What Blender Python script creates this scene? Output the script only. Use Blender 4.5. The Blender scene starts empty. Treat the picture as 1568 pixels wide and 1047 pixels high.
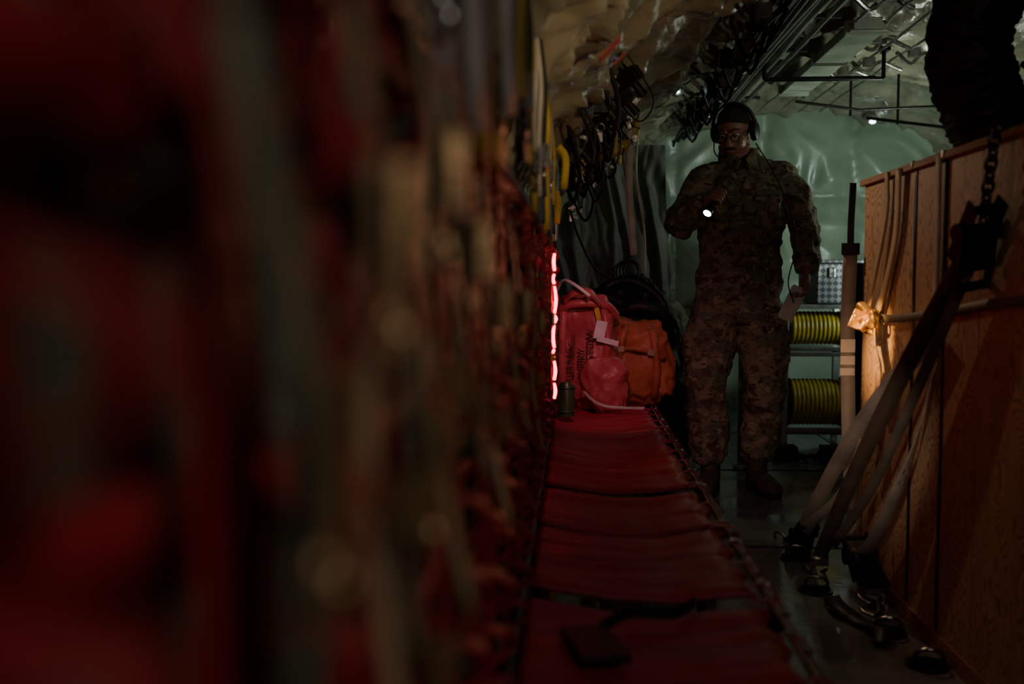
import bpy, math, random
from math import sin, cos, pi, radians, sqrt
from mathutils import Vector, Matrix, noise
V=Vector
random.seed(7)
scene=bpy.context.scene
COL=scene.collection

# ------------------------------------------------------------ materials
def nm(name):
    m=bpy.data.materials.new(name); m.use_nodes=True
    nt=m.node_tree; nt.nodes.clear()
    o=nt.nodes.new('ShaderNodeOutputMaterial'); b=nt.nodes.new('ShaderNodeBsdfPrincipled')
    nt.links.new(b.outputs[0],o.inputs[0])
    return m,nt,b
def pm(name,c1,c2=None,scale=8,rough=.6,metal=0,bump=.2,bs=40,rough2=None,sheen=0,stretch=(1,1,1)):
    m,nt,b=nm(name); N=nt.nodes; L=nt.links
    tc=N.new('ShaderNodeTexCoord'); mp=N.new('ShaderNodeMapping'); mp.inputs['Scale'].default_value=stretch
    L.new(tc.outputs['Object'],mp.inputs[0])
    n=N.new('ShaderNodeTexNoise'); n.inputs['Scale'].default_value=scale; n.inputs['Detail'].default_value=5
    L.new(mp.outputs[0],n.inputs['Vector'])
    r=N.new('ShaderNodeValToRGB'); c2=c2 or tuple(x*.55 for x in c1)
    r.color_ramp.elements[0].position=.35; r.color_ramp.elements[1].position=.65
    r.color_ramp.elements[0].color=(*c2,1); r.color_ramp.elements[1].color=(*c1,1)
    L.new(n.outputs[0],r.inputs[0]); L.new(r.outputs[0],b.inputs['Base Color'])
    b.inputs['Metallic'].default_value=metal
    if rough2 is None: b.inputs['Roughness'].default_value=rough
    else:
        mr=N.new('ShaderNodeMapRange'); mr.inputs[1].default_value=.4; mr.inputs[2].default_value=.6
        mr.inputs[3].default_value=rough; mr.inputs[4].default_value=rough2
        L.new(n.outputs[0],mr.inputs[0]); L.new(mr.outputs[0],b.inputs['Roughness'])
    if bump:
        n2=N.new('ShaderNodeTexNoise'); n2.inputs['Scale'].default_value=bs; n2.inputs['Detail'].default_value=4
        L.new(mp.outputs[0],n2.inputs['Vector'])
        bp=N.new('ShaderNodeBump'); bp.inputs['Strength'].default_value=bump; bp.inputs['Distance'].default_value=.01
        L.new(n2.outputs[0],bp.inputs['Height']); L.new(bp.outputs[0],b.inputs['Normal'])
    return m
def webm(name,c,rough=.55,s=260):
    m,nt,b=nm(name); N=nt.nodes; L=nt.links
    tc=N.new('ShaderNodeTexCoord')
    w=N.new('ShaderNodeTexWave'); w.inputs['Scale'].default_value=s; w.bands_direction='DIAGONAL'
    L.new(tc.outputs['Object'],w.inputs['Vector'])
    n=N.new('ShaderNodeTexNoise'); n.inputs['Scale'].default_value=9
    L.new(tc.outputs['Object'],n.inputs['Vector'])
    r=N.new('ShaderNodeValToRGB'); r.color_ramp.elements[0].position=.3; r.color_ramp.elements[1].position=.7
    r.color_ramp.elements[0].color=(*[x*.6 for x in c],1); r.color_ramp.elements[1].color=(*c,1)
    L.new(n.outputs[0],r.inputs[0]); L.new(r.outputs[0],b.inputs['Base Color'])
    b.inputs['Roughness'].default_value=rough
    bp=N.new('ShaderNodeBump'); bp.inputs['Strength'].default_value=.25; bp.inputs['Distance'].default_value=.002
    L.new(w.outputs[1],bp.inputs['Height']); L.new(bp.outputs[0],b.inputs['Normal'])
    return m
def em(name,c,s):
    m,nt,b=nm(name); b.inputs['Base Color'].default_value=(*c,1)
    b.inputs['Emission Color'].default_value=(*c,1); b.inputs['Emission Strength'].default_value=s
    return m

M_quilt=pm('quilted_insulation',(.25,.24,.175),(.15,.155,.11),3,.24,0,.6,20,rough2=.38)
M_quiltB=pm('quilted_bulkhead',(.30,.38,.29),(.22,.29,.22),3,.28,0,.35,9,rough2=.40)
M_red=webm('red_nylon_webbing',(.40,.018,.026))
M_redfab=pm('red_seat_fabric',(.40,.022,.05),(.26,.012,.026),30,.45,0,.3,150,stretch=(.15,1,1))
M_tan=webm('tan_webbing',(.58,.44,.26))
M_yel=webm('yellow_webbing',(.65,.48,.05))
M_wht=webm('white_webbing',(.66,.64,.6))
M_gry=webm('grey_webbing',(.56,.50,.44))
M_dgry=webm('dark_grey_webbing',(.16,.13,.11))
M_olive=webm('olive_webbing',(.22,.24,.16))
M_brn=webm('brown_webbing',(.11,.075,.06))
M_blk=pm('black_nylon',(.013,.013,.014),(.007,.007,.008),20,.5,0,.3,60)
M_blkm=pm('black_metal',(.03,.03,.032),None,20,.35,.7,.1,60)
M_stl=pm('worn_steel',(.42,.41,.39),(.2,.2,.19),30,.3,.95,.15,80)
M_dstl=pm('dull_brass_fitting',(.75,.52,.26),(.45,.30,.15),30,.4,.8,.15,80)
M_alu=pm('aluminium',(.34,.35,.34),(.22,.23,.22),10,.4,.9,.1,60)
M_brass=pm('zinc_gold_buckle',(1.0,.72,.32),(.80,.52,.18),30,.26,.85,.2,80)
M_olv=pm('olive_canvas',(.15,.18,.11),(.08,.10,.065),12,.6,0,.4,60)
M_orange=pm('orange_canvas',(.52,.15,.06),(.36,.09,.035),14,.5,0,.5,30)
M_redbag=pm('red_bag_canvas',(.55,.12,.13),(.42,.07,.08),14,.42,0,.5,30)
M_black_ink=pm('black_ink',(.02,.005,.005),None,20,.6,0,0)
M_white=pm('white_tag',(.75,.75,.74),(.65,.65,.64),20,.6,0,.05)
M_post=pm('stanchion_paint',(.45,.46,.45),(.3,.31,.3),20,.5,0,.1)
M_yelp=pm('yellow_paint',(.46,.34,.025),(.28,.20,.015),14,.4,0,.1,50)
M_skin=pm('skin',(.36,.18,.13),(.28,.14,.10),18,.5,0,.15,120)
M_hair=pm('short_hair',(.05,.035,.025),(.025,.018,.013),60,.7,0,.8,300)
M_boot=pm('suede_boot',(.10,.075,.05),None,16,.7,0,.3,90)
M_greybox=pm('painted_grey_green',(.36,.40,.34),(.20,.24,.19),6,.3,0,.3,20)
M_curt=pm('grey_curtain',(.13,.14,.13),(.09,.10,.09),5,.65,0,.5,24)
M_placard=pm('red_placard',(.50,.05,.025),None,20,.5,0,0)
M_refl=pm('reflective_band',(.98,.94,.84),(.92,.88,.78),50,.35,0,.1,50)
M_lamp=em('lamp_lens',(.75,.95,1.0),8)
M_torch=em('torch_lens',(.62,.75,1.0),30)
M_redglow=em('red_strap_glow',(1.0,.02,.08),15)  # emission stands in for red light falling on a strap

def camo():
    m,nt,b=nm('camouflage_cloth'); N=nt.nodes; L=nt.links
    tc=N.new('ShaderNodeTexCoord'); mp=N.new('ShaderNodeMapping'); mp.inputs['Scale'].default_value=(1,1,1.5)
    L.new(tc.outputs['Object'],mp.inputs[0])
    def ns(s,off,lo,hi):
        a=N.new('ShaderNodeVectorMath'); a.operation='ADD'; a.inputs[1].default_value=(off,off*2,off*3)
        L.new(mp.outputs[0],a.inputs[0])
        n=N.new('ShaderNodeTexNoise'); n.inputs['Scale'].default_value=s; n.inputs['Detail'].default_value=3; n.inputs['Distortion'].default_value=.6
        L.new(a.outputs[0],n.inputs['Vector'])
        r=N.new('ShaderNodeMapRange'); r.inputs[1].default_value=lo; r.inputs[2].default_value=hi
        L.new(n.outputs[0],r.inputs[0]); return r.outputs[0]
    col=None
    prev=(.26,.205,.14,1)
    for s,off,lo,hi,c in ((10,3,.47,.52,(.15,.15,.09,1)),(14,7,.55,.58,(.12,.07,.045,1)),(19,11,.6,.62,(.34,.28,.19,1)),(28,5,.62,.64,(.06,.045,.035,1))):
        mx=N.new('ShaderNodeMix'); mx.data_type='RGBA'
        L.new(ns(s,off,lo,hi),mx.inputs[0])
        if col is None: mx.inputs[6].default_value=prev
        else: L.new(col,mx.inputs[6])
        mx.inputs[7].default_value=c; col=mx.outputs[2]
    L.new(col,b.inputs['Base Color']); b.inputs['Roughness'].default_value=.85
    n2=N.new('ShaderNodeTexNoise'); n2.inputs['Scale'].default_value=28; n2.inputs['Detail'].default_value=5
    L.new(tc.outputs['Object'],n2.inputs['Vector'])
    bp=N.new('ShaderNodeBump'); bp.inputs['Strength'].default_value=.5; bp.inputs['Distance'].default_value=.02
    L.new(n2.outputs[0],bp.inputs['Height']); L.new(bp.outputs[0],b.inputs['Normal'])
    return m
M_camo=camo()
def ply():
    m,nt,b=nm('plywood'); N=nt.nodes; L=nt.links
    tc=N.new('ShaderNodeTexCoord'); mp=N.new('ShaderNodeMapping'); mp.inputs['Scale'].default_value=(3,3,.9)
    L.new(tc.outputs['Object'],mp.inputs[0])
    n=N.new('ShaderNodeTexNoise'); n.inputs['Scale'].default_value=2.0; n.inputs['Detail'].default_value=3; n.inputs['Roughness'].default_value=.45
    L.new(mp.outputs[0],n.inputs['Vector'])
    mu=N.new('ShaderNodeMath'); mu.operation='MULTIPLY'; mu.inputs[1].default_value=44; L.new(n.outputs[0],mu.inputs[0])
    fr=N.new('ShaderNodeMath'); fr.operation='FRACT'; L.new(mu.outputs[0],fr.inputs[0])
    r=N.new('ShaderNodeValToRGB'); e=r.color_ramp.elements
    e[0].position=0; e[0].color=(.22,.11,.06,1); e[1].position=1; e[1].color=(.40,.23,.13,1)
    x=e.new(.3); x.color=(.64,.43,.27,1); x=e.new(.75); x.color=(.68,.47,.30,1)
    L.new(fr.outputs[0],r.inputs[0])
    mp2=N.new('ShaderNodeMapping'); mp2.inputs['Scale'].default_value=(60,60,2); L.new(tc.outputs['Object'],mp2.inputs[0])
    n2=N.new('ShaderNodeTexNoise'); n2.inputs['Scale'].default_value=1.5; L.new(mp2.outputs[0],n2.inputs['Vector'])
    mx=N.new('ShaderNodeMix'); mx.data_type='RGBA'; mx.blend_type='MULTIPLY'; mx.inputs[0].default_value=.3
    L.new(r.outputs[0],mx.inputs[6]); L.new(n2.outputs[0],mx.inputs[7])
    L.new(mx.outputs[2],b.inputs['Base Color']); b.inputs['Roughness'].default_value=.5
    bp=N.new('ShaderNodeBump'); bp.inputs['Strength'].default_value=.15; bp.inputs['Distance'].default_value=.004
    L.new(fr.outputs[0],bp.inputs['Height']); L.new(bp.outputs[0],b.inputs['Normal'])
    return m
M_ply=ply()
def floorm():
    m,nt,b=nm('worn_cargo_floor'); N=nt.nodes; L=nt.links
    tc=N.new('ShaderNodeTexCoord')
    n=N.new('ShaderNodeTexNoise'); n.inputs['Scale'].default_value=2.2; n.inputs['Detail'].default_value=6
    L.new(tc.outputs['Object'],n.inputs['Vector'])
    r=N.new('ShaderNodeValToRGB'); r.color_ramp.elements[0].position=.4; r.color_ramp.elements[1].position=.62
    r.color_ramp.elements[0].color=(.10,.103,.105,1); r.color_ramp.elements[1].color=(.22,.22,.215,1)
    L.new(n.outputs[0],r.inputs[0]); L.new(r.outputs[0],b.inputs['Base Color'])
    mr=N.new('ShaderNodeMapRange'); mr.inputs[1].default_value=.42; mr.inputs[2].default_value=.6; mr.inputs[3].default_value=.1; mr.inputs[4].default_value=.38
    L.new(n.outputs[0],mr.inputs[0]); L.new(mr.outputs[0],b.inputs['Roughness'])
    b.inputs['Specular IOR Level'].default_value=.9
    n2=N.new('ShaderNodeTexNoise'); n2.inputs['Scale'].default_value=30; L.new(tc.outputs['Object'],n2.inputs['Vector'])
    bp=N.new('ShaderNodeBump'); bp.inputs['Strength'].default_value=.12; bp.inputs['Distance'].default_value=.004
    L.new(n2.outputs[0],bp.inputs['Height']); L.new(bp.outputs[0],b.inputs['Normal'])
    return m
M_floor=floorm()
def diam():
    m,nt,b=nm('diamond_plate'); N=nt.nodes; L=nt.links
    tc=N.new('ShaderNodeTexCoord'); mp=N.new('ShaderNodeMapping'); mp.inputs['Rotation'].default_value=(0,radians(45),0); mp.inputs['Scale'].default_value=(38,38,38)
    L.new(tc.outputs['Object'],mp.inputs[0])
    c=N.new('ShaderNodeTexChecker'); c.inputs['Scale'].default_value=1; L.new(mp.outputs[0],c.inputs['Vector'])
    c.inputs[1].default_value=(.45,.46,.50,1); c.inputs[2].default_value=(.15,.16,.18,1)
    L.new(c.outputs[0],b.inputs['Base Color']); b.inputs['Metallic'].default_value=.8; b.inputs['Roughness'].default_value=.4
    return m
M_diam=diam()

# ------------------------------------------------------------ mesh builder
def cat(pts,n=6):
    pts=[V(p) for p in pts]
    if len(pts)<3: return pts
    P=[pts[0]*2-pts[1]]+pts+[pts[-1]*2-pts[-2]]
    out=[]
    for i in range(1,len(P)-2):
        for k in range(n):
            t=k/n; a,b,c,d=P[i-1],P[i],P[i+1],P[i+2]
            out.append(.5*((2*b)+(c-a)*t+(2*a-5*b+4*c-d)*t*t+(3*b-a-3*c+d)*t**3))
    out.append(pts[-1]); return out
def lerpl(l,n):
    if not isinstance(l[0],(tuple,list)): l=[(x,x) for x in l]
    v=cat([V((x[0],x[1],0)) for x in l],n); return [(p.x,p.y) for p in v]
class MB:
    def __init__(s): s.v=[];s.f=[];s.m=[];s.cur=0
    def add(s,vs,fs):
        o=len(s.v); s.v+= [V(p) for p in vs]
        for f in fs: s.f.append([i+o for i in f]); s.m.append(s.cur)
        return s
    def box(s,c,d,R=None):
        hx,hy,hz=[x/2 for x in d]; vs=[]
        for x in(-hx,hx):
            for y in(-hy,hy):
                for z in(-hz,hz):
                    p=V((x,y,z)); 
                    if R is not None: p=R@p
                    vs.append(p+V(c))
        return s.add(vs,[(0,1,3,2),(4,6,7,5),(0,4,5,1),(2,3,7,6),(0,2,6,4),(1,5,7,3)])
    def rings(s,rs,cap=True,closed=False):
        n=len(rs[0]); vs=[p for r in rs for p in r]; fs=[]
        R=len(rs)
        for i in range(R if closed else R-1):
            j=(i+1)%R
            for k in range(n):
                l=(k+1)%n; fs.append((i*n+k,i*n+l,j*n+l,j*n+k))
        if cap and not closed:
            fs.append(tuple(range(n))[::-1]); fs.append(tuple((R-1)*n+k for k in range(n)))
        return s.add(vs,fs)
    def loft(s,path,rad,ref=(1,0,0),seg=16,sm=0,closed=False,e=1.0,cap=True):
        if not isinstance(rad,(list,tuple)): rad=[rad]*len(path)
        if sm: 
            rad=lerpl(list(rad),sm); path=cat(path,sm)
        path=[V(p) for p in path]; rr=[]
        N=len(path); prev=None
        for i,p in enumerate(path):
            if closed: t=path[(i+1)%N]-path[i-1]
            else: t=path[min(i+1,N-1)]-path[max(i-1,0)]
            if t.length<1e-9: t=V((0,0,1))
            t.normalize()
            r=V(ref) if prev is None else prev
            sd=r-t*r.dot(t)
            if sd.length<.05: sd=V((.123,1,.2)); sd-=t*sd.dot(t)
            sd.normalize(); prev=sd; o=t.cross(sd)
            a,b=rad[i] if isinstance(rad[i],(tuple,list)) else (rad[i],rad[i])
            ring=[]
            for k in range(seg):
                th=2*pi*k/seg; c_,s_=cos(th),sin(th)
                if e!=1.0:
                    c_=math.copysign(abs(c_)**e,c_); s_=math.copysign(abs(s_)**e,s_)
                ring.append(p+sd*(a*c_)+o*(b*s_))
            rr.append(ring)
        return s.rings(rr,cap=cap,closed=closed)
    def ribbon(s,path,w,t,wd=(0,1,0),sm=0):
        wl=None
        if isinstance(wd,list):
            wl=cat(wd,sm) if sm else [V(x) for x in wd]
        if sm: path=cat(path,sm)
        path=[V(p) for p in path]; rr=[]; N=len(path)
        for i,p in enumerate(path):
            tt=(path[min(i+1,N-1)]-path[max(i-1,0)]).normalized()
            sd=V(wl[i]) if wl else V(wd); sd-=tt*sd.dot(tt)
            if sd.length<.02: sd=V((0,0,1))-tt*tt.z
            sd.normalize(); o=tt.cross(sd)
            rr.append([p+sd*w/2+o*t/2,p-sd*w/2+o*t/2,p-sd*w/2-o*t/2,p+sd*w/2-o*t/2])
        return s.rings(rr)
    def cyl(s,a,b,r,seg=16): return s.loft([a,b],[r,r],seg=seg,ref=(.31,.22,.9))
    def ell(s,c,r,R=None,seg=20,rg=12,e=1.0,fn=None):
        vs=[];fs=[]
        for i in range(rg+1):
            ph=-pi/2+pi*i/rg
            for k in range(seg):
                th=2*pi*k/seg
                def q(x): return math.copysign(abs(x)**e,x) if e!=1 else x
                p=V((r[0]*q(cos(ph))*q(cos(th)),r[1]*q(cos(ph))*q(sin(th)),r[2]*q(sin(ph))))
                if fn: p=fn(p)
                if R is not None: p=R@p
                vs.append(p+V(c))
        for i in range(rg):
            for k in range(seg):
                l=(k+1)%seg; fs.append((i*seg+k,i*seg+l,(i+1)*seg+l,(i+1)*seg+k))
        return s.add(vs,fs)
    def torus(s,c,R,r,n=(0,0,1),seg=24,sc=1.0,up=None):
        n=V(n).normalized(); a=V(up) if up else V((.1,.2,1)) if abs(n.z)<.9 else V((1,0,0))
        a-=n*a.dot(n); a.normalize(); b=n.cross(a)
        return s.loft([V(c)+a*R*sc*cos(2*pi*k/seg)+b*R*sin(2*pi*k/seg) for k in range(seg)],[r]*seg,ref=n,seg=8,closed=True)
    def xf(s,M,start=0):
        for i in range(start,len(s.v)): s.v[i]=M@s.v[i]
        return s
    def obj(s,name,mats,parent=None,smooth=True,bevel=0,remesh=0,smt=0,disp=None,sub=0,ang=None):
        me=bpy.data.meshes.new(name); me.from_pydata([tuple(p) for p in s.v],[],s.f)
        if not isinstance(mats,(list,tuple)): mats=[mats]
        for m in mats: me.materials.append(m)
        for i,p in enumerate(me.polygons): p.material_index=s.m[i] if s.m[i]<len(mats) else 0
        me.validate()
        import bmesh
        bm=bmesh.new(); bm.from_mesh(me); bmesh.ops.recalc_face_normals(bm,faces=bm.faces); bm.to_mesh(me); bm.free()
        if smooth: me.shade_smooth()
        o=bpy.data.objects.new(name,me); COL.objects.link(o)
        if parent: o.parent=parent
        if smooth and not remesh and ang!=0:
            try: me.set_sharp_from_angle(angle=radians(ang or 40))
            except Exception: pass
        if bevel:
            b=o.modifiers.new('bevel','BEVEL'); b.width=bevel; b.segments=2; b.limit_method='ANGLE'
        if remesh:
            b=o.modifiers.new('remesh','REMESH'); b.mode='VOXEL'; b.voxel_size=remesh; b.use_smooth_shade=True
        if smt:
            b=o.modifiers.new('smooth','SMOOTH'); b.iterations=smt; b.factor=.5
        if disp:
            for (ts,st,tp) in disp:
                t=bpy.data.textures.new(name+'_tex','CLOUDS'); t.noise_scale=ts; t.noise_depth=2
                b=o.modifiers.new('wrinkle','DISPLACE'); b.texture=t; b.strength=st; b.mid_level=.5; b.texture_coords='LOCAL'
        return o
def empty(name):
    o=bpy.data.objects.new(name,None); COL.objects.link(o); o.empty_display_size=.1; return o

# ------------------------------------------------------------ fuselage shell
CX,CZ,A_,B_=1.5,.8,1.8,1.4
Y0,Y1=-.9,7.3
TH0=math.asin(-.8/1.4)
def shell(th,y,d=0):
    p=V((CX-A_*cos(th),y,CZ+B_*sin(th)))
    n=V((cos(th)/A_,0,-sin(th)/B_)).normalized()
    return p+n*d
def ridge(x,y,z): return 1-2*abs(noise.noise(V((x,y,z))))
def quilt(s,y):
    su=abs(sin(pi*s/.50)); sv=abs(sin(pi*y/.58))
    pil=.045*(su**.4)*(sv**.4)
    edge=1.0-min(su,sv)
    wx=noise.noise(V((s*2.1,y*2.1,5)))
    w=.026*ridge(s*3.2+wx,y*4.5,1.3)
    w+=.022*ridge(s*8+2.5*wx,y*5.0-2*wx,7.7)
    w+=.011*ridge(s*17-3*wx,y*10+3*wx,3)
    return -pil + w*(.7+.9*edge)
def shell_part(name,t0,t1,mat):
    ns=int((t1-t0)*1.6/.022); ny=int((Y1-Y0)/.023); vs=[];fs=[]
    for i in range(ns+1):
        th=t0+(t1-t0)*i/ns; s=th*1.6
        for j in range(ny+1):
            y=Y0+(Y1-Y0)*j/ny
            vs.append(shell(th,y,quilt(s,y)))
    for i in range(ns):
        for j in range(ny):
            a=i*(ny+1)+j; fs.append((a,a+1,a+ny+2,a+ny+1))
    b=MB(); b.add(vs,fs); return b.obj(name,mat,ang=0)
shell_part('wall_left',TH0,radians(48),M_quilt)
shell_part('ceiling',radians(48),radians(132),M_quilt)
shell_part('wall_right',radians(132),pi-TH0,M_quilt)
def endwall(name,y,mat,pill):
    b=MB(); vs=[];fs=[]; nr=90; na=220
    for i in range(nr+1):
        for k in range(na+1):
            th=TH0+(pi-2*TH0)*k/na; p=shell(th,y,-.03)
            c=V((CX,y,.7)); q=c+(p-c)*(i/nr)
            d=0
            if pill:
                wx=noise.noise(V((q.x*2,q.z*2,8)))
                d=.08*(abs(sin(pi*(q.x-.1)/.62))**.45)*(abs(sin(pi*q.z/.8))**.45)+.045*ridge(q.x*2.2,q.z*1.8,2)+.022*ridge(q.x*5+2*wx,q.z*4,12)
            vs.append(V((q.x,y-d,q.z)))
    for i in range(nr):
        for k in range(na):
            a=i*(na+1)+k; fs.append((a,a+1,a+na+2,a+na+1))
    b.add(vs,fs)
    pL=shell(TH0,y,-.03); pR=shell(pi-TH0,y,-.03); b.add([pL,pR,V((CX,y,.7))],[(0,1,2)])
    return b.obj(name,mat,ang=0)
endwall('wall_back',Y1,M_quiltB,True)
endwall('wall_front',Y0,M_quilt,False)
b=MB(); b.box((1.5,3.2,-.03),(3.3,8.3,.06))
b.obj('floor',M_floor,smooth=False)
b=MB()
for x in (.42,1.6,2.4): b.box((x,3.2,.002),(.035,8.1,.004))
for y in (1.2,2.4,3.75,5.3,6.6):
    b.box((1.45,y,.0015),(3.0,.02,.003))
for x in (.40,.44):
    for i in range(60): b.cyl((x,.2+i*.12,.003),(x,.2+i*.12,.007),.006,8)
b.obj('trim_1',M_blkm,smooth=False)

# ------------------------------------------------------------ troop seat
seat=empty('troop_seat')
b=MB(); laces=[]
def seatpanel(y0,y1,x0=-.075,x1=.325):
    nx=26; ny=int((y1-y0)/.008); vs=[];fs=[]
    for j in range(ny+1):
        y=y0+(y1-y0)*j/ny
        ph=(y-y0)/(y1-y0)*max(1,round((y1-y0)/.16))
        sc=abs(sin(pi*ph)); fr=x1-.022*sc**.7
        for i in range(nx+1):
            u=i/nx; x=x0+(fr-x0)*u
            z=.478-.022*sin(pi*u)-.008*(1-sc**.4)+.007*ridge(x*1.5+.3,y*9,1)+.007*noise.noise(V((x*4,y*26,4)))*(.4+u)+.004*noise.noise(V((x*14,y*9,8)))
            z-=.02*max(0,(u-.93)/.07)**2
            vs.append(V((x,y,z)))
    n=nx+1
    for j in range(ny):
        for i in range(nx): a=j*n+i; fs.append((a,a+1,a+n+1,a+n))
    o=len(vs); vs+=[p-V((0,0,.007)) for p in vs]
    fs+=[tuple(o+q for q in f[::-1]) for f in list(fs)]
    for j in range(ny):
        for i in (0,nx): a=j*n+i; fs.append((a,a+n,a+n+o,a+o))
    for i in range(nx):
        for j in (0,ny): a=j*n+i; fs.append((a,a+1,a+1+o,a+o))
    b.add(vs,fs)
    k=max(1,round((y1-y0)/.16))
    for q in range(k+1): laces.append(y0+(y1-y0)*q/k)
for (y0,y1) in ((.55,1.10),(1.13,1.62),(1.70,2.12),(2.14,2.53),(2.57,3.05),(3.07,3.55),(3.57,4.05),(4.07,4.6),(4.62,5.2)): seatpanel(y0,y1)
b.obj('seat_fabric',M_redfab,seat,ang=0)
b=MB()
b.cyl((.338,.4,.454),(.338,5.25,.454),.010); b.cyl((-.09,.4,.47),(-.09,5.25,.47),.014)
for y in (.9,1.66,2.55,3.56,4.4,5.2):
    b.cyl((.338,y,.45),(.325,y,.0),.011); b.cyl((-.09,y,.47),(-.09,y,.0),.011); b.cyl((-.09,y,.43),(.338,y,.43),.010)
    b.cyl((-.09,y,.1),(.325,y,.1),.008); b.box((.325,y,.004),(.06,.06,.008))
b.obj('frame_tubes',M_blkm,seat)
b=MB()
for y in laces:
    b.ribbon([(.29,y,.476),(.318,y,.481),(.340,y,.474),(.351,y,.458),(.342,y,.443)],.012,.0025,(0,1,0),sm=3)
b.obj('lace_tabs',M_redfab,seat)
b=MB()
b.ribbon([(.330,.55+i*.04,.462+.003*sin(i*1.3)) for i in range(116)],.004,.003,(1,0,.5))
b.obj('edge_binding',M_tan,seat)
b=MB()
for y in laces[::2]:
    b.torus((.330,y,.484),.006,.0016,(0,0,1),seg=12); b.box((.316,y,.485),(.012,.008,.003))
b.obj('lace_hooks',M_stl,seat)
XW=-.095
b=MB(); y=.10; k=0
ys=[]
while y<4.25:
    if k%7!=6:
        ys.append(y)
        wob=[random.uniform(-.012,.012) for _ in range(5)]
        b.ribbon([(XW+wob[0]*.3,y+wob[1],.47),(XW+.012+wob[1],y+wob[2]*.7,.66),(XW+wob[2],y+wob[3],.84),(XW-.006+wob[3],y+wob[4],1.0),(XW-.01,y+wob[0],1.155)],.040,.003,(0,1,0),sm=5)
    y+=.074+.014*(k%3); k+=1
for i,z in enumerate((.57,.69,.81,.93,1.05,1.14)):
    pts=[(XW-.006+.012*sin(j*1.7+i),.05+j*.17,z+.008*sin(j*2.3+i*2)) for j in range(26)]
    b.ribbon(pts,.026,.003,(0,0,1),sm=3)
b.obj('back_webbing',M_red,seat,ang=0)
b=MB()
for y in ys[::2]:
    for i in range(11):
        z=.52+i*.056
        b.ribbon([(XW+.004,y+.03,z),(XW+.028,y+.045,z+.012),(XW+.028,y+.045,z+.03),(XW+.004,y+.03,z+.04)],.022,.002,(0,1,0),sm=2)
b.obj('lace_loops',M_red,seat,ang=0)
b=MB(); b.cyl((XW-.015,.0,1.165),(XW-.015,4.3,1.165),.014)
for y in (.9,1.7,2.55,3.4,4.25): b.cyl((XW-.02,y,1.165),(-.26,y,1.2),.01)
b.obj('back_rail',M_blkm,seat)
b=MB();b2=MB();b3=MB()
for i,(y,z,L) in enumerate(((.24,.96,1),(.33,1.02,.7),(.41,.93,.5),(.47,1.05,.6),(.60,1.02,.4),(.80,.98,.5),(1.15,.97,.4),(1.7,.93,.6),(2.6,.9,.6))):
    tgt=(b3,b)[i%2]
    tgt.ribbon([(XW+.02,y-.02,z+.1),(XW+.03,y,z),(XW+.022,y+.02,z-.12*L),(XW+.03,y+.04,z-.28*L),(XW+.04,y+.06,z-.38*L)],.024,.003,(0,1,0),sm=4)
    b2.box((XW+.036,y,z),(.006,.026,.036),Matrix.Rotation(.4,3,'Z')); b2.torus((XW+.034,y+.005,z-.034),.010,.002,(1,0,0),seg=14)
    b2.box((XW+.036,y+.02,z-.10),(.006,.022,.02),Matrix.Rotation(-.5,3,'Z'))
b.obj('lap_belt_tan',M_tan,seat,ang=0); b3.obj('lap_belt_olive',M_olive,seat,ang=0); b2.obj('belt_buckles',M_dstl,seat)
ls=empty('red_lit_strap')  # strap lit red; its light is put in as glowing segments, no LED
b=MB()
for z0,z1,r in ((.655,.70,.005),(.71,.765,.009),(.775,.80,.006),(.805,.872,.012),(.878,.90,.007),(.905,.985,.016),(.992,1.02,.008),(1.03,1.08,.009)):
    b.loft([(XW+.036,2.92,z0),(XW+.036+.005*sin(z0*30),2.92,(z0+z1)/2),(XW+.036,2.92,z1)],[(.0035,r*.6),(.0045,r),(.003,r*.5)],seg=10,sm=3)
b.obj('glow_segments',M_redglow,ls)
b=MB(); b.box((XW+.024,2.92,.865),(.010,.034,.44)); b.obj('strap_backing',M_red,ls,smooth=False,bevel=.002)

def bag(c,d,e=.6,seed=0,amp=.03,taper=0,rz=0,tilt=0,sag=0):
    def fn(p):
        q=V((p.x,p.y,p.z)); h=q.z/d[2]+.5; k=1-taper*h
        q.x*=k;q.y*=k
        q.z-=sag*max(0,h-.4)*(1-math.cos(q.x/d[0]*5+seed))*.5
        w=amp*noise.noise(V((q.x*6+seed,q.y*6,q.z*7)))+amp*.6*ridge(q.x*12+seed,q.y*12,q.z*9)+amp*.25*ridge(q.x*30+seed,q.y*30,q.z*22)
        return q*(1+w/max(.1,max(d)/2)*1.0)
    R=Matrix.Rotation(rz,3,'Z')@Matrix.Rotation(tilt,3,'Y')
    m=MB(); m.ell(c,[x/2 for x in d],R,seg=96,rg=64,e=e,fn=fn); return m
for i,(y,z,h) in enumerate(((.25,.85,.5),(.75,.8,.45),(1.35,.85,.5),(2.0,.8,.42),(2.7,.85,.5))):
    bb=bag((-.163,y,z),(.065,.42,h),.6,i*3.1,.015); bb.obj('olive_stowage_bag',M_olv)

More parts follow.
